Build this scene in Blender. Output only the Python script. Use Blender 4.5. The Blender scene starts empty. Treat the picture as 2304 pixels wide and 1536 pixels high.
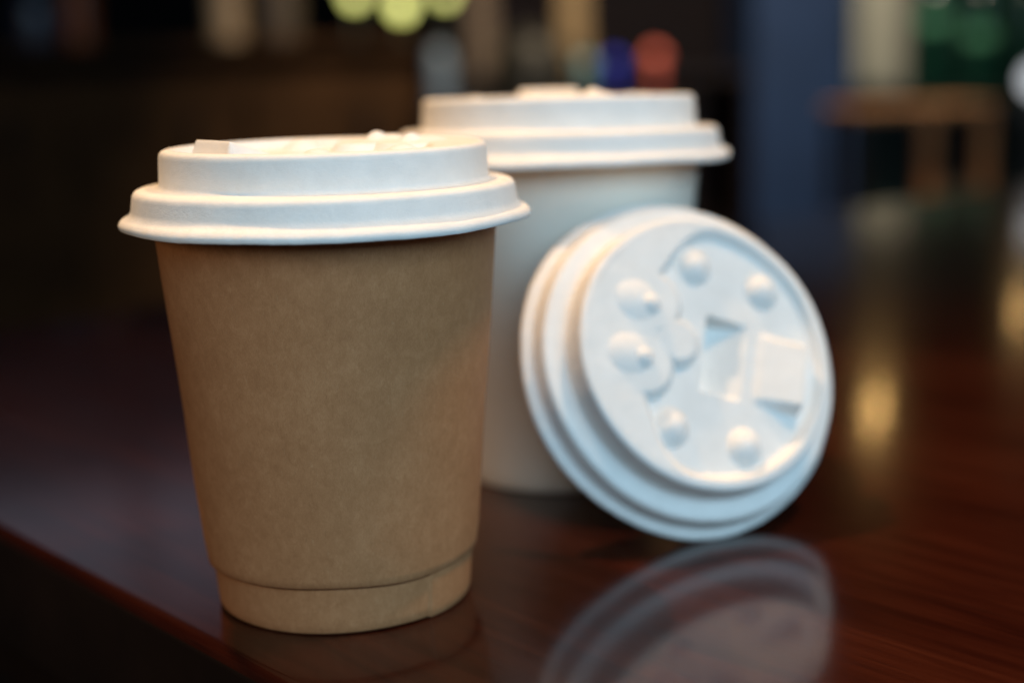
import bpy, bmesh, math, random
import numpy as np
from mathutils import Vector, Matrix

random.seed(7)
rng = np.random.default_rng(7)
R = math.radians
scn = bpy.context.scene
COL = scn.collection

# ------------------------------------------------------------------ camera
FPX, PITCH, ROLL, YAW = 3266.356, 0.190024, 0.025593, 0.124299
CAM = Vector((0.0, -0.320111, 0.117766))
fw = Vector((math.sin(YAW) * math.cos(PITCH), math.cos(YAW) * math.cos(PITCH), -math.sin(PITCH)))
rt0 = Vector((math.cos(YAW), -math.sin(YAW), 0))
up0 = rt0.cross(fw)
rt = rt0 * math.cos(ROLL) - up0 * math.sin(ROLL)
up = rt0 * math.sin(ROLL) + up0 * math.cos(ROLL)
cd = bpy.data.cameras.new('camera')
cam = bpy.data.objects.new('camera', cd)
COL.objects.link(cam)
cam.matrix_world = Matrix(((rt.x, up.x, -fw.x, CAM.x), (rt.y, up.y, -fw.y, CAM.y), (rt.z, up.z, -fw.z, CAM.z), (0, 0, 0, 1)))
cd.sensor_width = 36.0
cd.lens = 36.0 * FPX / 2304.0
cd.clip_start, cd.clip_end = 0.01, 60.0
cd.dof.use_dof = True
cd.dof.focus_distance = 0.290
cd.dof.aperture_fstop = 5.3
scn.camera = cam

# ------------------------------------------------------------------ dim room light and exposure
w = bpy.data.worlds.new('World')
scn.world = w
w.use_nodes = True
w.node_tree.nodes['Background'].inputs[0].default_value = (0.75, 0.66, 0.58, 1)
w.node_tree.nodes['Background'].inputs[1].default_value = 0.014
scn.view_settings.view_transform = 'Standard'
scn.view_settings.look = 'None'
scn.view_settings.exposure = 0
scn.view_settings.gamma = 1
scn.cycles.use_denoising = True


def lamp(name, kind, loc, power, color, size, target=None, size_y=None, angle=None):
    d = bpy.data.lights.new(name, kind)
    d.energy, d.color = power, color
    if kind == 'AREA':
        d.shape = 'RECTANGLE'
        d.size, d.size_y = size, size_y or size
    else:
        d.shadow_soft_size = size
    if angle:
        d.spot_size, d.spot_blend = angle, 0.5
    o = bpy.data.objects.new(name, d)
    COL.objects.link(o)
    o.location = loc
    if target is not None:
        o.rotation_euler = (Vector(target) - Vector(loc)).to_track_quat('-Z', 'Y').to_euler()
    return o


WARM = (1.0, 0.80, 0.54)
lamp('added_background_spot', 'SPOT', (-0.33, 0.36, 1.34), 66, (1.0, 0.60, 0.28), 0.022, (0.145, 0.02, 0.04), angle=R(21))
lamp('added_background_spot', 'SPOT', (0.56, -0.10, 1.40), 46, (1.0, 0.59, 0.27), 0.085, (0.12, 0.04, 0.05), angle=R(30))
lamp('window_light', 'AREA', (0.52, -1.36, 0.86), 28.5, (0.48, 0.77, 1.0), 2.1, (0.05, 0.05, 0.06), 0.9)
lamp('warm_fill', 'AREA', (-1.7, -0.75, 0.6), 6.5, (1.0, 0.68, 0.40), 0.9, (0.0, 0.0, 0.05), 0.6)  # added warm fill for the left sides, no fixture stands there
lamp('added_background_spot', 'SPOT', (0.65, 1.6, 1.5), 190, (1.0, 0.80, 0.56), 0.04, (0.75, 2.6, 0.0), angle=R(70))  # added to brighten the things behind the table
lamp('added_background_spot', 'SPOT', (1.5, 3.7, 1.7), 150, (1.0, 0.86, 0.66), 0.04, (2.0, 4.9, 0.1), angle=R(75))  # also added, lifts the cloth and bottles at the back

# ------------------------------------------------------------------ helpers


def tag(o, label=None, cat=None, group=None, kind=None):
    if label: o['label'] = label
    if cat: o['category'] = cat
    if group: o['group'] = group
    if kind: o['kind'] = kind
    return o


def empty(name, loc=(0, 0, 0)):
    o = bpy.data.objects.new(name, None)
    COL.objects.link(o)
    o.empty_display_size = 0.02
    o.location = loc
    return o


def link_mesh(name, me, mat, parent=None, smooth=True):
    if mat and not me.materials:
        me.materials.append(mat)
    if smooth:
        for p in me.polygons: p.use_smooth = True
    o = bpy.data.objects.new(name, me)
    COL.objects.link(o)
    if parent: o.parent = parent
    return o


def from_bm(name, bm, mat, parent=None, smooth=True):
    bmesh.ops.recalc_face_normals(bm, faces=bm.faces)
    me = bpy.data.meshes.new(name)
    bm.to_mesh(me)
    bm.free()
    return link_mesh(name, me, mat, parent, smooth)


def lathe(name, prof, mat, parent=None, seg=128, warp=None, close=False):
    """prof: list of (r, z); warp(r, z, theta, index) -> (r, z)"""
    V, F = [], []
    n = len(prof)
    for k in range(seg):
        th = 2 * math.pi * k / seg
        for i, (r, z) in enumerate(prof):
            if warp: r, z = warp(r, z, th, i)
            V.append((r * math.cos(th), r * math.sin(th), z))
    for k in range(seg):
        k2 = (k + 1) % seg
        for i in range(n - 1 if not close else n):
            j = (i + 1) % n
            F.append((k * n + i, k2 * n + i, k2 * n + j, k * n + j))
    me = bpy.data.meshes.new(name)
    me.from_pydata(V, [], F)
    bm = bmesh.new(); bm.from_mesh(me)
    bmesh.ops.remove_doubles(bm, verts=bm.verts, dist=1e-6)
    bmesh.ops.recalc_face_normals(bm, faces=bm.faces)
    bm.to_mesh(me); bm.free()
    return link_mesh(name, me, mat, parent)


def box_bm(bm, c, s, rot=None, bevel=0.0):
    g = bmesh.ops.create_cube(bm, size=1.0)
    vs = g['verts']
    bmesh.ops.scale(bm, vec=s, verts=vs)
    if rot is not None: bmesh.ops.rotate(bm, cent=(0, 0, 0), matrix=rot, verts=vs)
    bmesh.ops.translate(bm, vec=c, verts=vs)
    if bevel:
        es = list({e for v in vs for e in v.link_edges})
        bmesh.ops.bevel(bm, geom=es, offset=bevel, segments=3, affect='EDGES', profile=0.5)


def box(name, c, s, mat, parent=None, rot=None, bevel=0.002):
    bm = bmesh.new()
    box_bm(bm, c, s, rot, bevel)
    o = from_bm(name, bm, mat, parent, smooth=False)
    return o


def fillet(pts, rads, n=5):
    """round the corners of an open polyline profile"""
    out = [pts[0]]
    for i in range(1, len(pts) - 1):
        p, a, b = Vector(pts[i]), Vector(pts[i - 1]), Vector(pts[i + 1])
        r = rads[i]
        if r <= 0:
            out.append(tuple(p)); continue
        u, v = (a - p).normalized(), (b - p).normalized()
        t = min(r, (a - p).length * (0.92 if i == 1 else 0.48), (b - p).length * 0.48)
        A, B = p + u * t, p + v * t
        for k in range(n + 1):
            s = k / n
            q = A * (1 - s) ** 2 + p * 2 * s * (1 - s) + B * s * s
            out.append(tuple(q))
    out.append(pts[-1])
    return out


def ray(px, py):
    return (fw + rt * ((px - 1152) / FPX) - up * ((py - 768) / FPX)).normalized()


def at(px, py, y):
    """point on the sight line whose world y is given"""
    d = ray(px, py)
    return CAM + d * ((y - CAM.y) / d.y)


def on_table(px, py, z=0.0):
    d = ray(px, py)
    return CAM + d * ((z - CAM.z) / d.z)


# ------------------------------------------------------------------ materials
class NT:
    def __init__(self, name):
        self.m = bpy.data.materials.new(name)
        self.m.use_nodes = True
        self.t = self.m.node_tree
        self.b = self.t.nodes['Principled BSDF']

    def n(self, typ, **kw):
        x = self.t.nodes.new(typ)
        for k, v in kw.items():
            if k.startswith('i_'): x.inputs[k[2:].replace('_', ' ')].default_value = v
            else: setattr(x, k, v)
        return x

    def l(self, a, b): self.t.links.new(a, b)

    def coords(self, scale=(1, 1, 1), rot=(0, 0, 0), src='Object'):
        tc = self.n('ShaderNodeTexCoord')
        mp = self.n('ShaderNodeMapping')
        mp.inputs['Scale'].default_value = scale
        mp.inputs['Rotation'].default_value = rot
        self.l(tc.outputs[src], mp.inputs['Vector'])
        return mp.outputs[0]

    def noise(self, vec, scale, detail=4, rough=0.6, dist=0.0):
        x = self.n('ShaderNodeTexNoise')
        x.inputs['Scale'].default_value = scale
        x.inputs['Detail'].default_value = detail
        x.inputs['Roughness'].default_value = rough
        x.inputs['Distortion'].default_value = dist
        self.l(vec, x.inputs['Vector'])
        return x.outputs['Fac']

    def ramp(self, fac, stops):
        x = self.n('ShaderNodeValToRGB')
        cr = x.color_ramp
        while len(cr.elements) < len(stops): cr.elements.new(0.5)
        for e, (p, c) in zip(cr.elements, stops):
            e.position, e.color = p, (*c, 1)
        self.l(fac, x.inputs['Fac'])
        return x.outputs['Color']

    def mix(self, a, b, fac, mode='MIX'):
        x = self.n('ShaderNodeMix', data_type='RGBA', blend_type=mode)
        for s, v in ((x.inputs[0], fac), (x.inputs[6], a), (x.inputs[7], b)):
            if hasattr(v, 'links') or hasattr(v, 'is_output'): self.l(v, s)
            elif isinstance(v, tuple): s.default_value = (*v, 1)
            else: s.default_value = v
        return x.outputs[2]

    def math(self, op, a, b):
        x = self.n('ShaderNodeMath', operation=op)
        for s, v in zip(x.inputs, (a, b)):
            if isinstance(v, (int, float)): s.default_value = v
            else: self.l(v, s)
        return x.outputs[0]

    def bump(self, h, strength, dist):
        x = self.n('ShaderNodeBump')
        x.inputs['Strength'].default_value = strength
        x.inputs['Distance'].default_value = dist
        self.l(h, x.inputs['Height'])
        self.l(x.outputs[0], self.b.inputs['Normal'])

    def base(self, c):
        if isinstance(c, tuple): self.b.inputs['Base Color'].default_value = (*c, 1)
        else: self.l(c, self.b.inputs['Base Color'])

    def set(self, **kw):
        for k, v in kw.items():
            s = self.b.inputs[k.replace('_', ' ')]
            if hasattr(v, 'is_output'): self.l(v, s)
            else: s.default_value = v
        return self


def simple(name, col, rough=0.5, spec=0.5, vary=0.25, scale=40.0):
    m = NT(name)
    f = m.noise(m.coords(), scale, 3)
    m.base(m.ramp(f, [(0.25, tuple(c * (1 - vary) for c in col)), (0.75, tuple(min(1, c * (1 + vary)) for c in col))]))
    m.set(Roughness=rough, **{'Specular_IOR_Level': spec})
    return m.m


def glow(name, col, strength):
    m = NT(name)
    m.base((0.5, 0.5, 0.5))
    m.b.inputs['Emission Color'].default_value = (*col, 1)
    m.b.inputs['Emission Strength'].default_value = strength
    return m.m


def pulp():
    m = NT('moulded_pulp')
    v = m.coords()
    blotch = m.noise(v, 160, 4)
    m.base(m.ramp(blotch, [(0.3, (0.80, 0.78, 0.74)), (0.7, (0.86, 0.84, 0.80))]))
    fib = m.noise(m.coords((1, 1, 2.2)), 1500, 5, 0.7, 0.8)
    dent = m.noise(v, 220, 2)
    h = m.math('ADD', m.math('MULTIPLY', fib, 0.35), m.math('MULTIPLY', dent, 0.65))
    m.bump(h, 0.7, 0.00045)
    m.set(Roughness=0.62, **{'Specular_IOR_Level': 0.35, 'Subsurface_Weight': 0.0})
    return m.m


def kraft():
    m = NT('kraft_paper')
    v = m.coords()
    cloud = m.noise(v, 75, 5, 0.65)
    mott = m.noise(m.coords((1, 1, 0.75)), 420, 4, 0.7, 0.6)
    fine = m.noise(m.coords((1.2, 1.2, 0.55), (0.3, 0.2, 0.9)), 1900, 3, 0.7, 1.6)
    f = m.math('ADD', m.math('MULTIPLY', cloud, 0.24), m.math('ADD', m.math('MULTIPLY', mott, 0.36), m.math('MULTIPLY', fine, 0.40)))
    c = m.ramp(f, [(0.36, (0.325, 0.140, 0.055)), (0.5, (0.395, 0.178, 0.073)), (0.64, (0.47, 0.226, 0.100))])
    # short dark and pale fibres lying in every direction
    for k, (rx, ry, rz, lo) in enumerate(((0.5, 0.3, 0.2, False), (-0.7, 0.4, 1.1, True), (1.2, -0.5, 2.2, False), (0.2, 1.0, 0.6, True))):
        s = m.noise(m.coords((1, 1, 0.2), (rx, ry, rz)), 2600, 2, 0.5, 1.2)
        if lo: k_ = m.ramp(s, [(0.24, (1, 1, 1)), (0.31, (0, 0, 0))]); tone = (0.17, 0.085, 0.035)
        else: k_ = m.ramp(s, [(0.68, (0, 0, 0)), (0.76, (1, 1, 1))]); tone = (0.50, 0.32, 0.17)
        c = m.mix(c, tone, m.math('MULTIPLY', k_, 0.3))
    m.base(c)
    m.bump(m.math('ADD', m.math('MULTIPLY', fine, 0.6), m.math('MULTIPLY', mott, 0.6)), 0.35, 0.0002)
    m.set(Roughness=0.72, **{'Specular_IOR_Level': 0.3})
    return m.m


def white_card():
    m = NT('white_card')
    m.base(m.ramp(m.noise(m.coords(), 90, 3), [(0.3, (0.85, 0.75, 0.63)), (0.7, (0.88, 0.78, 0.66))]))
    m.bump(m.noise(m.coords(), 1200, 3), 0.1, 0.0001)
    m.set(Roughness=0.45, **{'Specular_IOR_Level': 0.45})
    return m.m


def varnished_wood():
    m = NT('varnished_dark_wood')
    # local x of the table runs along the grain
    v = m.coords((2.2, 30, 30))
    g1 = m.noise(v, 3.2, 6, 0.62, 1.4)
    g2 = m.noise(m.coords((6, 260, 200)), 2.0, 4, 0.7, 0.3)
    g3 = m.noise(m.coords((1.0, 6, 6)), 3.0, 3, 0.5, 1.0)
    f = m.math('ADD', m.math('MULTIPLY', g1, 0.5), m.math('ADD', m.math('MULTIPLY', g2, 0.28), m.math('MULTIPLY', g3, 0.22)))
    c = m.ramp(f, [(0.33, (0.010, 0.0018, 0.0011)), (0.48, (0.023, 0.0043, 0.0021)), (0.60, (0.037, 0.0078, 0.0036)), (0.72, (0.050, 0.012, 0.0056))])
    pore = m.ramp(m.noise(m.coords((14, 700, 500)), 1.6, 2, 0.5, 0.2), [(0.62, (0, 0, 0)), (0.72, (1, 1, 1))])
    m.base(m.mix(c, (0.007, 0.0025, 0.002), m.math('MULTIPLY', pore, 0.7)))
    orange = m.noise(m.coords(), 420, 3, 0.6)
    grainb = m.noise(m.coords((12, 420, 300)), 1.8, 3, 0.6)
    m.bump(m.math('ADD', m.math('MULTIPLY', orange, 0.5), m.math('MULTIPLY', grainb, 0.7)), 0.07, 0.0003)
    rr = m.n('ShaderNodeMapRange')
    m.l(m.noise(m.coords(), 28, 4), rr.inputs[0])
    rr.inputs[3].default_value, rr.inputs[4].default_value = 0.15, 0.25
    m.set(Roughness=rr.outputs[0], IOR=1.46, **{'Specular_IOR_Level': 0.12, 'Coat_Weight': 0.52, 'Coat_Roughness': 0.085, 'Coat_IOR': 1.45})
    cb = m.n('ShaderNodeBump'); cb.inputs['Strength'].default_value = 0.035; cb.inputs['Distance'].default_value = 0.0003
    m.l(m.noise(m.coords((1, 2.2, 2)), 900, 3, 0.6), cb.inputs['Height']); m.l(cb.outputs[0], m.b.inputs['Coat Normal'])
    return m.m


M_PULP, M_KRAFT, M_CARD, M_WOOD = pulp(), kraft(), white_card(), varnished_wood()

# ------------------------------------------------------------------ the table
E1 = Vector((0.563, -0.826, 0)).normalized()        # along the near-left edge, towards the viewer: the grain
E2 = Vector((-E1.y, E1.x, 0))                         # along the far edge, to the right
TL = Vector((-0.0895, 0.0602, 0)); TF = Vector((-0.140, 0.395, 0))
_b = (TF - TL).dot(E2)
TC = TF - E2 * _b                                     # far left corner of the top
LX, LY, TH = 1.05, 1.6, 0.034
table = empty('table', (TC.x, TC.y, -0.75))
table.rotation_euler.z = math.atan2(E1.y, E1.x)
tag(table, 'dark red-brown varnished wooden table under the cups', 'table')
bm = bmesh.new()
box_bm(bm, (LX / 2, LY / 2, 0.75 - TH / 2), (LX, LY, TH))
es = [e for e in bm.edges]
bmesh.ops.bevel(bm, geom=es, offset=0.0035, segments=5, affect='EDGES', profile=0.6)
top = from_bm('table_top', bm, M_WOOD, table)
M_DARKWOOD = simple('shaded_wood', (0.012, 0.006, 0.004), 0.35, 0.4, 0.4, 25)
top.data.materials.append(M_DARKWOOD)          # shade on the side faces put into colour as dark wood
for p in top.data.polygons:
    if p.normal.z < 0.25: p.material_index = 1
bm = bmesh.new()
for (cx, cy, sx, sy) in ((LX / 2, 0.07, LX - 0.2, 0.02), (LX / 2, LY - 0.07, LX - 0.2, 0.02), (0.07, LY / 2, 0.02, LY - 0.2), (LX - 0.07, LY / 2, 0.02, LY - 0.2)):
    box_bm(bm, (cx, cy, 0.75 - TH - 0.041), (sx, sy, 0.08), bevel=0.002)
from_bm('apron', bm, M_DARKWOOD, table, smooth=False)
for cx in (0.08, LX - 0.08):
    for cy in (0.08, LY - 0.08):
        bm = bmesh.new()
        g = bmesh.ops.create_cube(bm, size=1)
        for v_ in g['verts']:
            k = 0.058 if v_.co.z > 0 else 0.036
            v_.co = Vector((cx + v_.co.x * k, cy + v_.co.y * k, 0.0 if v_.co.z < 0 else 0.75 - TH - 0.001))
        bmesh.ops.bevel(bm, geom=list(bm.edges), offset=0.003, segments=2, affect='EDGES')
        from_bm('leg', bm, M_DARKWOOD, table, smooth=False)

# ------------------------------------------------------------------ cups
ZB, RB, RF, ZS, RS = 0.08519, 0.03714, 0.02838, 0.01037, 0.0303


def cup_r(z): return RF + (RB - RF) * z / ZB


# kraft cup: outer sleeve over an inner cup whose foot shows below
kc = empty('kraft_cup', (0, 0, 0))
tag(kc, 'brown kraft paper cup with an outer sleeve, in front on the table', 'cup')


def topcut(r, z, th, i):
    if z > 0.084: z = z + (z - 0.084) / 0.004 * 0.0003 * (-math.sin(th))
    return r, z


rs0 = RS
prof = [(rs0 - 0.0016, ZS + 0.0022), (rs0 - 0.0013, ZS + 0.0006), (rs0 - 0.0006, ZS), (rs0 + 0.00005, ZS + 0.0006), (rs0 + 0.0002, ZS + 0.0022)]
for k in range(1, 25):
    z = ZS + 0.0022 + (0.0880 - ZS - 0.0022) * k / 24
    r = rs0 + 0.0002 + (RB + 0.0002 - rs0 - 0.0002) * (z - ZS) / (0.0880 - ZS)
    prof.append((r, z))
prof += [(RB - 0.0006, 0.0880), (RB - 0.0008, 0.080)]


def sleeve_warp(r, z, th, i):
    r, z = topcut(r, z, th, i)
    r += 0.00016 * math.sin(2 * th + 0.6) + 0.00009 * math.sin(5 * th + 14 * z * 10)
    if z < ZS + 0.003: z += 0.00022 * math.sin(3 * th + 1.0) + 0.0001 * math.sin(7 * th)
    return r, z


lathe('sleeve', prof, M_KRAFT, kc, 192, sleeve_warp)
SEAM = math.radians(-52)
fprof = [(RF - 0.0016, 0.007), (RF - 0.0014, 0.0012), (RF - 0.0011, 0.0002), (RF - 0.0004, 0.0), (RF, 0.0005)]
for k in range(1, 9):
    z = 0.0005 + (ZS + 0.004) * k / 8
    fprof.append((RF + 0.0008 * z / ZS, z))


def foot_warp(r, z, th, i):
    d = (th - SEAM + math.pi) % (2 * math.pi) - math.pi      # paper overlap: the right flap lies over the left
    s = min(1.0, max(0.0, d / 0.012))
    r = r + 0.0005 * s * max(0.0, 1 - d / 1.6)
    if z < 0.003: z += 0.00018 * math.sin(4 * th) * 0.5 - 0.00018 * s * max(0, 1 - d / 0.5) + 0.00018
    return r, z


lathe('foot', fprof, M_KRAFT, kc, 520, foot_warp)
lathe('base', [(0.0, 0.0062), (RF - 0.0016, 0.0062), (RF - 0.0016, 0.0050), (0.0, 0.0050)], M_KRAFT, kc, 64)

# white cup
RX, RY = 0.06641, 0.092071
wc = empty('white_cup', (RX, RY, 0))
wc.scale = (1.076, 1.076, 1.076)
tag(wc, 'plain white paper cup standing behind the loose tilted lid', 'cup')
wprof = [(RF - 0.0016, 0.007), (RF - 0.0014, 0.001), (RF - 0.0007, 0.0), (RF, 0.0006)]
for k in range(1, 21):
    z = 0.0006 + 0.0862 * k / 20
    wprof.append((cup_r(z), z))
wprof += [(RB - 0.0004, 0.0870), (RB - 0.0008, 0.080)]
lathe('body', wprof, M_CARD, wc, 128)
lathe('base', [(0.0, 0.0062), (RF - 0.0016, 0.0062), (RF - 0.0016, 0.0050), (0.0, 0.0050)], M_CARD, wc, 64)

# ------------------------------------------------------------------ lids
# one moulded sheet: heights of the top panel in lid coordinates (s towards the sip spout), mm
ZTOP = 0.101464 - 0.085496
Z2 = 0.093059 - 0.085496
R1, R2, RB1 = 0.03565, 0.04178, 0.03605
RPAN = 33.4


def sm(x, w_):
    t = np.clip(0.5 + x / (2 * w_), 0, 1)
    return t * t * (3 - 2 * t)


def smin(a, b, k):
    h = np.clip(0.5 + 0.5 * (b - a) / k, 0, 1)
    return b * (1 - h) + a * h - k * h * (1 - h)


def seg_edge(at_):
    return np.where(at_ < 16, -14.2 - 0.1 * at_, -15.8 + (at_ - 16) * 0.52)


def panel_height(s, t):
    r = np.hypot(s, t)
    at_ = np.abs(t)
    # signed distance (negative inside) of the raised platform with its three lobes
    plat = (s - seg_edge(at_)) * 0.9
    lob = np.minimum(np.hypot(s + 17.2, at_ - 8.3) - 8.2, np.hypot(s + 8.9, t) - 5.9)
    plat = smin(plat, lob, 1.0)
    ring = 32.0 - r
    raised = smin(plat, ring, 6.5)
    h = -2.3 * sm(raised, 1.35)
    reg = np.zeros(s.shape, int)
    # four round buttons
    for k, (bs, bt) in enumerate(((-6.3, 21.9), (13.8, 21.2), (-7.0, -21.9), (13.6, -21.6))):
        d = np.hypot(s - bs, t - bt)
        q = np.clip(1 - (d / 5.2) ** 2, 0, 1)
        h = h + 2.8 * q ** 1.0 * (1 - 0.25 * (1 - q) ** 2)
        reg[d < 5.3] = 1 + k
    # two oval domes with a nub at their inner end
    for k, bt in enumerate((7.3, -7.0)):
        q = np.clip(1 - ((s + 21.6) / 6.0) ** 2 - ((t - bt) / 5.2) ** 2, 0, 1)
        h = h + 1.15 * q ** 1.0
        d = np.hypot(s + 17.5, t - bt)
        h = h + 1.25 * np.clip(1 - (d / 2.9) ** 2, 0, 1) ** 1.3
        reg[(q > 0) | (d < 3.0)] = 5 + k
    # sunken well that shelves up towards the spout
    fs = np.clip((s - 1.6) / 9.6, 0, 1)
    depth = 5.9 * (1 - fs)
    inw = sm(s + 0.9 - 0.8, 1.0) * sm(10.2 - at_ - 0.5, 0.7) * sm(12.0 - s, 0.6)
    h = h - depth * inw
    reg[(s > -1.3) & (s < 12.0) & (at_ < 10.6)] = 7
    # spout: wedge that rises outwards
    rise = 0.4 + 4.3 * np.clip((s - 14.0) / 13.2, 0, 1)
    ins = sm(s - 14.6, 1.1) * sm(27.4 - s, 1.0) * sm(9.0 - at_, 1.4)
    h = h + rise * ins
    reg[(s > 13.0) & (s < 28.8) & (at_ < 10.3)] = 8
    # soft unevenness of pulp
    h = h + 0.05 * np.sin(0.31 * s + 0.4) * np.cos(0.27 * t) * sm(RPAN - 1.5 - r, 1.0)
    return h, reg


N = 300
gu = np.linspace(-1, 1, N + 1)
A, B = np.meshgrid(gu, gu, indexing='ij')
# concentric map of the square onto the disc
with np.errstate(divide='ignore', invalid='ignore'):
    big = np.abs(A) >= np.abs(B)
    rad = np.where(big, A, B)
    phi = np.where(big, np.pi / 4 * np.where(A != 0, B / np.where(A == 0, 1, A), 0), np.pi / 2 - np.pi / 4 * np.where(B != 0, A / np.where(B == 0, 1, B), 0))
S, T = RPAN * rad * np.cos(phi), RPAN * rad * np.sin(phi)
H, REG = panel_height(S, T)
P = np.stack([S / 1000, T / 1000, ZTOP + H / 1000], -1)
# normals from the analytic surface
e = 0.05
hx = (panel_height(S + e, T)[0] - panel_height(S - e, T)[0]) / (2 * e)
hy = (panel_height(S, T + e)[0] - panel_height(S, T - e)[0]) / (2 * e)
NRM = np.stack([-hx, -hy, np.ones_like(hx)], -1)
NRM /= np.linalg.norm(NRM, axis=-1, keepdims=True)
idx = np.arange((N + 1) ** 2).reshape(N + 1, N + 1)
Q = np.stack([idx[:-1, :-1], idx[1:, :-1], idx[1:, 1:], idx[:-1, 1:]], -1).reshape(-1, 4)
RC = REG.reshape(-1)
freg = np.max(RC[Q], axis=1)
PV, NV = P.reshape(-1, 3), NRM.reshape(-1, 3)
REGNAMES = {0: 'top_panel', 1: 'button', 2: 'button', 3: 'button', 4: 'button', 5: 'oval_bump', 6: 'oval_bump', 7: 'drinking_well', 8: 'spout'}
PANELS = []
for k, nm in REGNAMES.items():
    q = Q[freg == k]
    used, inv = np.unique(q, return_inverse=True)
    me = bpy.data.meshes.new(nm)
    me.from_pydata(PV[used].tolist(), [], inv.reshape(-1, 4).tolist())
    if me.polygons and me.polygons[0].normal.z < 0:
        me.flip_normals()
    for p in me.polygons: p.use_smooth = True
    me.normals_split_custom_set_from_vertices(NV[used].tolist())
    me.materials.append(M_PULP)
    PANELS.append((nm, me))

mm = 0.001
outer = fillet([
    (RPAN * mm, ZTOP), (R1, ZTOP), (RB1, Z2 + 0.0003), (R2 - 0.0001, Z2), (R2 + 0.0006, 0.0024),
    (0.0444, 0.0013), (0.0451, 0.0003), (0.0447, -0.0009), (0.0432, -0.0004),
    (R2 - 0.0005, 0.0012), (R2 - 0.0012, Z2 - 0.0011), (RB1 - 0.0012, Z2 - 0.0009), (R1 - 0.0012, ZTOP - 0.0012), (RPAN * mm, ZTOP - 0.0012)],
    [0, 0.0017, 0.0011, 0.0016, 0.0016, 0.0008, 0.0006, 0.0005, 0.0008, 0.001, 0.0006, 0.0006, 0.0008, 0], 5)


def make_lid(label, seed, wob, droops=()):
    lid = empty('cup_lid')
    tag(lid, label, 'lid', 'white moulded pulp lids')
    rr = random.Random(seed)
    ph = [rr.uniform(0, 6.28) for _ in range(12)]

    def warp(r, z, th, i):
        k = max(0.0, min(1.0, (r - 0.0422) / 0.0022)) if z < 0.004 else 0.0
        wv = math.sin(3 * th + ph[0]) * 0.45 + math.sin(5 * th + ph[1]) * 0.3 + math.sin(9 * th + ph[2]) * 0.25
        fine = math.sin(23 * th + ph[3]) * 0.3 + math.sin(41 * th + ph[4]) * 0.25 + math.sin(67 * th + ph[5]) * 0.2 + math.sin(131 * th + ph[6]) * 0.2
        z += k * (wob * wv + 0.00007 * fine)
        r += k * (0.00018 * math.sin(6 * th + ph[7]) + 0.00009 * fine)
        for (a, wd, dz) in droops:
            d = (th - a + math.pi) % (2 * math.pi) - math.pi
            z += k * dz * math.exp(-(d / wd) ** 2)
        if z > 0.004:
            r += 0.00006 * math.sin(2 * th + ph[8]) + 0.00005 * math.sin(7 * th + ph[9])
        return r, z
    lathe('skirt', outer, M_PULP, lid, 360, warp)
    for nm, me in PANELS:
        link_mesh(nm, me, None, lid, smooth=False)
    return lid


def place(o, origin, n, a, scale=1.0):
    n = Vector(n).normalized()
    a = (Vector(a) - n * Vector(a).dot(n)).normalized()
    b = n.cross(a)
    o.matrix_world = Matrix(((a.x, b.x, n.x, origin[0]), (a.y, b.y, n.y, origin[1]), (a.z, b.z, n.z, origin[2]), (0, 0, 0, 1))) @ Matrix.Scale(scale, 4)


ZR = 0.085496
lid_front = make_lid('white pulp lid fitted on the brown kraft cup', 3, 0.00028, ((math.radians(200), 0.25, -0.0006),))
place(lid_front, (0, 0, ZR), (0.0001, 0.0024, 1), (-0.866, -0.5, 0), 0.986)
lid_rear = make_lid('white pulp lid fitted on the white cup at the back', 11, 0.0004, ((math.radians(285), 0.16, -0.0005), (math.radians(262), 0.1, 0.0003)))
place(lid_rear, (RX, RY, ZR * 1.076 - 0.0014), (0.006, 0.024, 1), (0.06, 1, 0), 1.078)
lid_loose = make_lid('loose white pulp lid standing on its edge against the white cup, embossed face showing', 21, 0.00012)
LAZ, LEL = 0.309685, 0.452112
nl = Vector((math.sin(LAZ) * math.cos(LEL), -math.cos(LAZ) * math.cos(LEL), math.sin(LEL)))
ul = Vector((0, 0, 1)).cross(nl).normalized()
vl = nl.cross(ul)
al = ul * math.cos(R(-22.5)) + vl * math.sin(R(-22.5))
place(lid_loose, (0.08767, 0.035699, 0.039398 + 0.0005), nl, al, 0.987227)

# ------------------------------------------------------------------ the cafe behind
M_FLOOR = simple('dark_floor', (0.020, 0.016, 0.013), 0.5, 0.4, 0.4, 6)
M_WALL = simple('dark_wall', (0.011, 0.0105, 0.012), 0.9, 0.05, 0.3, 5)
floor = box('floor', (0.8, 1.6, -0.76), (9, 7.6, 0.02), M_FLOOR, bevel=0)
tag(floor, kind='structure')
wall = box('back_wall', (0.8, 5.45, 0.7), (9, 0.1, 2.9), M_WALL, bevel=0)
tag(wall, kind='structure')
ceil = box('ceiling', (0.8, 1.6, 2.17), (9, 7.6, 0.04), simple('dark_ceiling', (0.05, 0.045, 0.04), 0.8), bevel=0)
tag(ceil, kind='structure')

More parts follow.
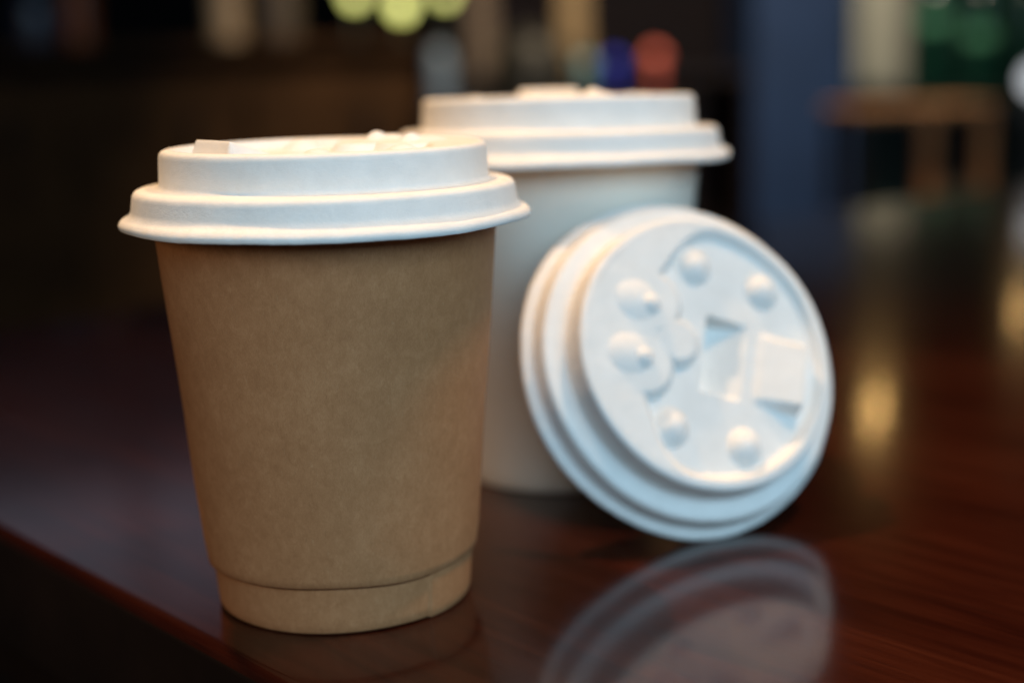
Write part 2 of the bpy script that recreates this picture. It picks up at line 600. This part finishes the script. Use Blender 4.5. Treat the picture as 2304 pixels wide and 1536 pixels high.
# low cabinet on the left
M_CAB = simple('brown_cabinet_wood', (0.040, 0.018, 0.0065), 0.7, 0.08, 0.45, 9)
YC = 2.5
cz = at(500, 95, YC).z
x0, x1 = at(-260, 200, YC).x, at(945, 200, YC).x
cab = empty('low_cabinet', ((x0 + x1) / 2, YC + 0.2, -0.75))
tag(cab, 'low brown wooden cabinet in the blurred background behind the kraft cup', 'cabinet')
hh = cz + 0.75
wd = x1 - x0
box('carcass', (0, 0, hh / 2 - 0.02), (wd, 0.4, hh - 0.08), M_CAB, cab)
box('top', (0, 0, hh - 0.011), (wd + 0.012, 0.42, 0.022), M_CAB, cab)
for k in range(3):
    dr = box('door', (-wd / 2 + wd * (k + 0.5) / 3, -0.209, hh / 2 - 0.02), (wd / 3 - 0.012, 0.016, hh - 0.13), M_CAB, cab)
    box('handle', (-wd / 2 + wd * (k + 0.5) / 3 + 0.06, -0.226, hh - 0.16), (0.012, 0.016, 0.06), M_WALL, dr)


def bottle(name, label, cat, px, ytop, base_z, y, rad, mat, cap=None, group=None, shoulder=0.62, neck=0.38):
    p = at(px, 100, y)
    ht = at(px, ytop, y).z - base_z
    o = empty(name, (p.x, y, base_z))
    tag(o, label, cat, group)
    pr = fillet([(0, 0), (rad, 0), (rad, ht * shoulder), (rad * neck, ht * (shoulder + 0.16)), (rad * neck, ht * 0.94), (rad * neck * 0.6, ht * 0.94)],
                [0, rad * 0.2, rad * 0.5, rad * 0.4, 0.001, 0], 4)
    lathe('body', pr, mat, o, 32)
    lathe('cap', [(0, ht * 0.93), (rad * neck * 1.12, ht * 0.93), (rad * neck * 1.12, ht), (0, ht)], cap or mat, o, 24)
    return o


ctop = cz
bottle('bottle', 'orange bottle on the low cabinet at the far left', 'bottle', 183, -70, ctop, 2.62, 0.03, simple('orange_plastic', (0.24, 0.05, 0.008), 0.4), group='bottles on the low cabinet', shoulder=0.8)
bottle('bottle', 'wide dark navy bottle left of the orange one', 'bottle', 85, -40, ctop, 2.62, 0.046, simple('navy_glass', (0.010, 0.020, 0.045), 0.3), group='bottles on the low cabinet', shoulder=0.75)
bottle('bottle', 'pale beige bottle near the middle of the low cabinet', 'bottle', 512, -90, ctop, 2.62, 0.032, simple('beige_plastic', (0.36, 0.25, 0.15), 0.5), group='bottles on the low cabinet', shoulder=0.85)
bottle('bottle', 'dull brown bottle beside the beige bottle', 'bottle', 630, -110, ctop, 2.66, 0.042, simple('brown_plastic', (0.06, 0.042, 0.028), 0.5), group='bottles on the low cabinet', shoulder=0.8)

# little yellow-green lamps standing on the cabinet
M_SOCK = simple('lamp_metal', (0.03, 0.03, 0.03), 0.4)
M_LIME = glow('yellow_green_glow', (0.80, 0.82, 0.20), 2.6)
for px, py, rad, lab in ((798, -8, 0.017, 'yellow-green glass globe lamp, leftmost on the cabinet'), (903, 14, 0.021, 'yellow-green glass globe lamp, middle and lowest of three'),
                         (1002, -10, 0.015, 'yellow-green glass globe lamp, rightmost of three')):
    p = at(px, py, 2.68)
    o = empty('glowing_globe', (p.x, 2.68, ctop))
    tag(o, lab, 'lamp', 'globe lamps on the cabinet')
    hgt = p.z - ctop
    gl = [(max(0.0001, rad * math.sin(math.pi * k / 14)), hgt - rad * math.cos(math.pi * k / 14)) for k in range(15)]
    lathe('globe', gl, M_LIME, o, 24)
    lathe('stem', [(0, 0), (0.02, 0), (0.02, 0.004), (0.004, 0.006), (0.004, max(0.008, hgt - rad * 0.96)), (0, max(0.008, hgt - rad * 0.96))], M_SOCK, o, 20)

# side table in the middle with small things on it
YS = 2.35
sz = at(1200, 236, YS).z
xs0, xs1 = at(955, 230, YS).x, at(1560, 230, YS).x
st = empty('side_table', ((xs0 + xs1) / 2, YS + 0.08, -0.75))
tag(st, 'small dark side table hidden low behind the white cup', 'side table')
sh = sz + 0.75
box('top', (0, 0, sh - 0.01), (xs1 - xs0, 0.3, 0.02), M_DARKWOOD, st)
for sx in (-1, 1):
    for sy in (-1, 1):
        box('leg', (sx * ((xs1 - xs0) / 2 - 0.025), sy * 0.12, (sh - 0.022) / 2), (0.03, 0.03, sh - 0.022), M_DARKWOOD, st)
bottle('bottle', 'slim grey-blue bottle between the cabinet and the dark jug', 'bottle', 988, 105, sz, YS + 0.02, 0.02, simple('greyblue_plastic', (0.17, 0.22, 0.28), 0.5), shoulder=0.85)
# dark jug with a rounded shoulder
pj = at(1195, 200, YS + 0.04)
jt = at(1195, 62, YS + 0.04).z - sz
jug = empty('jug', (pj.x, YS + 0.04, sz))
tag(jug, 'dark round-shouldered jug above the lid of the white cup', 'jug')
M_JUG = simple('dark_glaze', (0.016, 0.014, 0.010), 0.5, 0.3)
rj = 0.075
lathe('body', fillet([(0, 0), (rj, 0), (rj, jt * 0.55), (rj * 0.72, jt * 0.86), (rj * 0.34, jt * 0.95), (rj * 0.34, jt)], [0, 0.006, 0.03, 0.03, 0.01, 0], 6), M_JUG, jug, 40)
bm = bmesh.new()
prev = None
for k in range(9):
    a = -0.5 * math.pi + math.pi * k / 8
    c = Vector((rj * 0.92 + 0.026 * math.cos(a), 0, jt * 0.48 + 0.034 * math.sin(a)))
    ring = []
    for q in range(8):
        b_ = 2 * math.pi * q / 8
        d_ = Vector((math.cos(a), 0, math.sin(a)))
        ring.append(bm.verts.new(c + d_ * 0.006 * math.cos(b_) + Vector((0, 1, 0)) * 0.006 * math.sin(b_)))
    if prev:
        for q in range(8): bm.faces.new((prev[q], prev[(q + 1) % 8], ring[(q + 1) % 8], ring[q]))
    prev = ring
from_bm('handle', bm, M_JUG, jug)


def pot(name, label, cat, px, py, y, rad, base_z, mat, group=None):
    """small lidded pot: round belly, foot and knob"""
    p = at(px, py, y)
    o = empty(name, (p.x, y, base_z))
    tag(o, label, cat, group)
    c = p.z - base_z
    pr = [(0, 0), (rad * 0.6, 0), (rad * 0.6, max(0.002, c - rad * 0.85))]
    for k in range(3, 14):
        a = math.pi * k / 15
        pr.append((rad * math.sin(a), c - rad * math.cos(a)))
    pr.append((rad * 0.1, c + rad))
    lathe('body', pr, mat, o, 32)
    lathe('knob', [(0, c + rad * 0.95), (rad * 0.2, c + rad * 0.95), (rad * 0.22, c + rad * 1.1), (0, c + rad * 1.16)], mat, o, 16)
    return o


G = 'small coloured pots on the side table'
pot('pot', 'small round teal pot, left of the blue one', 'pot', 1318, 150, YS, 0.017, sz, simple('teal_glaze', (0.16, 0.34, 0.38), 0.25), G)
pot('pot', 'small round deep blue pot between the teal and red ones', 'pot', 1382, 145, YS + 0.03, 0.0165, sz, simple('blue_glaze', (0.025, 0.045, 0.60), 0.25), G)
pot('pot', 'small round coral red pot on the right', 'pot', 1474, 132, YS, 0.018, sz, simple('red_glaze', (0.80, 0.17, 0.12), 0.3), G)
# brown paper bags behind the jug
M_BAG = simple('tan_paper', (0.25, 0.17, 0.085), 0.8)


def bag(label, px, ptop, y, wdt, base_z, mat, grp=None):
    p = at(px, 50, y)
    ht = at(px, ptop, y).z - base_z
    o = empty('paper_bag', (p.x, y, base_z)); tag(o, label, 'bag', grp)
    bm = bmesh.new()
    n = 7
    loops = []
    for k in range(n):
        f = k / (n - 1)
        ww, dd = wdt * (1 - 0.06 * f), wdt * 0.55 * (1 - 0.55 * f)
        z = ht * f
        loops.append([bm.verts.new((sx * ww / 2 + random.uniform(-1, 1) * 0.002, sy * dd / 2 + random.uniform(-1, 1) * 0.002, z)) for sx, sy in ((-1, -1), (0, -0.82), (1, -1), (0.9, 0), (1, 1), (0, 0.82), (-1, 1), (-0.9, 0))])
    for a, b in zip(loops, loops[1:]):
        for q in range(8): bm.faces.new((a[q], a[(q + 1) % 8], b[(q + 1) % 8], b[q]))
    bm.faces.new(loops[0][::-1])
    from_bm('bag_body', bm, mat, o, smooth=False)
    box('folded_top', (0, 0, ht + 0.008), (wdt * 0.93, wdt * 0.22, 0.022), mat, o, bevel=0.001)
    return o


# shelf unit at the very back, carrying the bags and a dark board
YK = 2.95
kz = at(1250, 170, YK).z
xk0, xk1 = at(1010, 200, YK).x, at(1690, 200, YK).x
sb = empty('back_shelf', ((xk0 + xk1) / 2, YK + 0.12, -0.75)); tag(sb, 'dark shelf unit between the cabinet and the blue post', 'shelf')
kh = kz + 0.75
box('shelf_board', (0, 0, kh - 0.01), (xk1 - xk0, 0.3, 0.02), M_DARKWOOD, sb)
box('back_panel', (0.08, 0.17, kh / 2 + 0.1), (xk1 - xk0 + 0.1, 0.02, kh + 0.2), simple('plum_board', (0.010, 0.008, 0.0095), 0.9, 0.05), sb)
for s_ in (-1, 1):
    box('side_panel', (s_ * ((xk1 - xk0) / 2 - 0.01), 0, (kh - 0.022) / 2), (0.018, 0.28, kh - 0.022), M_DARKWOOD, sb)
bag('tan paper bag left of the dark jug', 1085, -30, YK + 0.03, 0.055, kz, simple('dull_paper', (0.12, 0.085, 0.06), 0.8), 'paper bags on the back shelf')
bag('tan paper bag right of the dark jug', 1290, -60, YK + 0.03, 0.065, kz, M_BAG, 'paper bags on the back shelf')

# blue post
YP = 2.9
p0, p1 = at(1696, 200, YP).x, at(1915, 200, YP).x
post = empty('blue_post', ((p0 + p1) / 2, YP + (p1 - p0) / 2, -0.75)); tag(post, 'square blue painted half-height post behind the table on the right', 'post')
M_BLUE = simple('blue_paint', (0.0125, 0.031, 0.088), 0.5, 0.4, 0.25, 7)
box('shaft', (0, 0, 0.59), (p1 - p0, p1 - p0, 1.06), M_BLUE, post, bevel=0.004)
box('plinth', (0, 0, 0.03), (p1 - p0 + 0.03, p1 - p0 + 0.03, 0.06), M_BLUE, post, bevel=0.004)

# cream cloth hanging from a rail, green bottles on a shelf beside it
YW = 4.9
wz = at(2150, 215, YW).z
xw0, xw1 = at(1925, 200, YW).x, at(2420, 200, YW).x
ws = empty('bottle_shelf', ((xw0 + xw1) / 2, YW + 0.1, -0.75)); tag(ws, 'dark green shelf carrying bottles at the upper right', 'shelf')
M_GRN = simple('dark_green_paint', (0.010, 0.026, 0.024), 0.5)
wh = wz + 0.75
box('shelf_board', (0, 0, wh - 0.01), (xw1 - xw0, 0.24, 0.02), M_GRN, ws)
box('back_panel', (0, 0.13, wh / 2 + 0.25), (xw1 - xw0, 0.018, wh + 0.5), M_GRN, ws)
for s_ in (-1, 1):
    box('side_panel', (s_ * ((xw1 - xw0) / 2 - 0.01), 0, (wh - 0.022) / 2), (0.02, 0.22, wh - 0.022), M_GRN, ws)
m = NT('green_glass'); m.base((0.008, 0.045, 0.030)); m.set(Roughness=0.12); M_GLASSG = m.m
m = NT('dark_green_glass'); m.base((0.006, 0.030, 0.022)); m.set(Roughness=0.15); M_GLASSD = m.m
GB = 'green bottles on the bottle shelf'
for px, lab, mt in ((2102, 'large green glass bottle nearest the cream cloth', M_GLASSG), (2205, 'green glass bottle in the middle of the bottle shelf', M_GLASSG), (2312, 'dark green glass bottle cut by the right edge', M_GLASSD)):
    bottle('bottle', lab, 'bottle', px, -110, wz, YW + 0.03, 0.055, mt, group=GB, shoulder=0.7)
M_GLINT = simple('green_glint', (0.13, 0.42, 0.24), 0.6, 0.2, 0.15)  # pale green bands painting lamp highlights onto the dark glass
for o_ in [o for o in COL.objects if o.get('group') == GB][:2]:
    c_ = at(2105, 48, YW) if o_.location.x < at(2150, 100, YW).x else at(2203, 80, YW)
    lathe('label', [(0.0552, c_.z - o_.location.z - 0.021), (0.0558, c_.z - o_.location.z - 0.019), (0.0558, c_.z - o_.location.z + 0.021), (0.0552, c_.z - o_.location.z + 0.023)], M_GLINT, o_, 32)  # painted highlight band, the bottle has no label here
# cloth
p0, p1 = at(1928, 100, YW - 0.06).x, at(2040, 100, YW - 0.06).x
zb, zt = at(1985, 205, YW - 0.06).z, 0.45
cl = empty('cloth', ((p0 + p1) / 2, YW - 0.06, zb)); tag(cl, 'cream cloth hanging beside the blue post', 'cloth')
bm = bmesh.new()
nx, nz = 40, 14
grid = []
for i in range(nx + 1):
    row = []
    for j in range(nz + 1):
        f, g_ = i / nx, j / nz
        x = (f - 0.5) * (p1 - p0)
        y = 0.006 * math.sin(f * 19 + 0.6 * math.sin(3 * g_)) + 0.003 * math.sin(f * 41)
        z = (zt - zb) * g_ + (1 - g_) * (0.018 * (0.5 - f) + 0.003 * math.sin(f * 12))
        row.append(bm.verts.new((x, y, z)))
    grid.append(row)
for i in range(nx):
    for j in range(nz): bm.faces.new((grid[i][j], grid[i + 1][j], grid[i + 1][j + 1], grid[i][j + 1]))
co = from_bm('cloth_sheet', bm, simple('cream_cloth', (0.42, 0.41, 0.34), 0.9, 0.1, 0.12, 30), cl)
sm_ = co.modifiers.new('thickness', 'SOLIDIFY'); sm_.thickness = 0.0015
bm = bmesh.new()
bmesh.ops.create_cone(bm, cap_ends=True, segments=16, radius1=0.006, radius2=0.006, depth=(p1 - p0) + 0.06,
                      matrix=Matrix.Translation((0, 0, zt - zb)) @ Matrix.Rotation(math.pi / 2, 4, 'Y'))
from_bm('rail', bm, M_SOCK, cl)

# small wooden stool
YT = 1.75
ts = at(2085, 236, YT).z
x0, x1 = at(1925, 250, YT).x, at(2258, 250, YT).x
stl = empty('stool', ((x0 + x1) / 2, YT + 0.07, -0.75)); tag(stl, 'small brown wooden stool behind the far table edge on the right', 'stool')
M_STOOL = simple('stool_wood', (0.24, 0.115, 0.048), 0.45, 0.4, 0.35, 16)
M_LEG = simple('orange_wood', (0.42, 0.15, 0.045), 0.45, 0.4, 0.3, 16)
th_ = ts + 0.75
W_ = x1 - x0
box('seat', (0, 0, th_ - 0.008), (W_, 0.15, 0.016), M_STOOL, stl, bevel=0.004)
for sx in (-0.44, 0.02, 0.40):
    box('leg', (sx * W_, -0.055, (th_ - 0.017) / 2), (0.022, 0.022, th_ - 0.017), M_LEG if sx > -0.3 else M_DARKWOOD, stl, bevel=0.003)
for sx in (-0.44, 0.40):
    box('leg', (sx * W_, 0.055, (th_ - 0.017) / 2), (0.02, 0.02, th_ - 0.017), M_DARKWOOD, stl, bevel=0.003)
zs_ = at(2130, 428, YT).z + 0.75
box('stretcher', (0.21 * W_, -0.055, zs_), (0.38 * W_ - 0.024, 0.014, 0.022), M_STOOL, stl, bevel=0.003)
# little white globe at the right edge, its glow replacing light on it, on a dark pedestal behind the table
pw = at(2338, 180, 1.32)
bs = empty('pedestal', (pw.x, 1.32, -0.75)); tag(bs, 'black pedestal stand at the right edge of the picture', 'stand')
sthz = pw.z - 0.028 + 0.75
lathe('column', [(0, 0.0), (0.11, 0.0), (0.11, 0.02), (0.03, 0.04), (0.022, sthz - 0.03), (0.05, sthz - 0.012), (0.05, sthz), (0, sthz)], M_SOCK, bs, 32)
gl_ = empty('glowing_globe', (pw.x, 1.32, sthz - 0.75)); tag(gl_, 'small white self-lit globe on the black pedestal at the right edge', 'lamp')
lathe('globe', [(max(0.0001, 0.019 * math.sin(math.pi * k / 14)), 0.028 - 0.019 * math.cos(math.pi * k / 14)) for k in range(15)], glow('white_glow', (0.92, 0.95, 1.0), 0.8), gl_, 24)
lathe('stem', [(0, 0), (0.016, 0), (0.016, 0.004), (0.006, 0.006), (0.006, 0.0095), (0, 0.0095)], M_SOCK, gl_, 20)

# ------------------------------------------------------------------ pendant bulbs whose reflections lie on the varnish
M_CORD = simple('cord', (0.02, 0.02, 0.02), 0.6)


def pendant(label, px, py, dist, rad, col, strength):
    t = on_table(px, py)
    d = (t - CAM).normalized()
    d.z = -d.z
    p = t + d * dist
    o = empty('pendant_lamp', (p.x, p.y, p.z)); tag(o, label, 'lamp', 'pendant lamps over the cafe')
    gl = [(max(0.0001, rad * math.sin(math.pi * k / 14)), -rad * 1.15 * math.cos(math.pi * k / 14)) for k in range(15)]
    lathe('bulb', gl, glow('bulb_glow', col, strength), o, 24)
    lathe('socket', [(0, rad), (rad * 0.55, rad), (rad * 0.5, rad + 0.03), (0.004, rad + 0.036), (0, rad + 0.036)], M_SOCK, o, 20)
    lathe('cord', [(0.002, rad + 0.03), (0.002, 2.15 - p.z)], M_CORD, o, 8)


pendant('amber pendant bulb mirrored beside the loose lid', 1945, 985, 1.7, 0.009, (1.0, 0.60, 0.20), 50)
pendant('amber pendant bulb mirrored at the right edge of the table', 2285, 725, 2.0, 0.010, (1.0, 0.58, 0.20), 24)

# daylit window far behind on the left, mirrored in the varnish beside the kraft cup
t = on_table(270, 1300); d = (t - CAM).normalized(); d.z = -d.z
YN = 5.36
p = t + d * ((YN - t.y) / d.y)
wn = empty('window', (p.x, YN, p.z)); tag(wn, 'pale blue daylit window in the back wall, mirrored in the table', 'window')
M_PANE = glow('daylight_pane', (0.50, 0.60, 0.80), 0.36)
WW, WH = 0.8, 0.75
for i in (-0.5, 0.5):
    box('pane', (i * WW, 0.0, 0), (WW - 0.04, 0.01, WH), M_PANE, wn, bevel=0)
for i in (-1, 0, 1):
    box('frame', (i * WW, -0.01, 0), (0.04, 0.05, WH + 0.002), M_DARKWOOD, wn)
for i in (-1, 1):
    box('frame', (0, -0.01, i * (WH / 2 + 0.022)), (2 * WW + 0.04, 0.05, 0.04), M_DARKWOOD, wn)
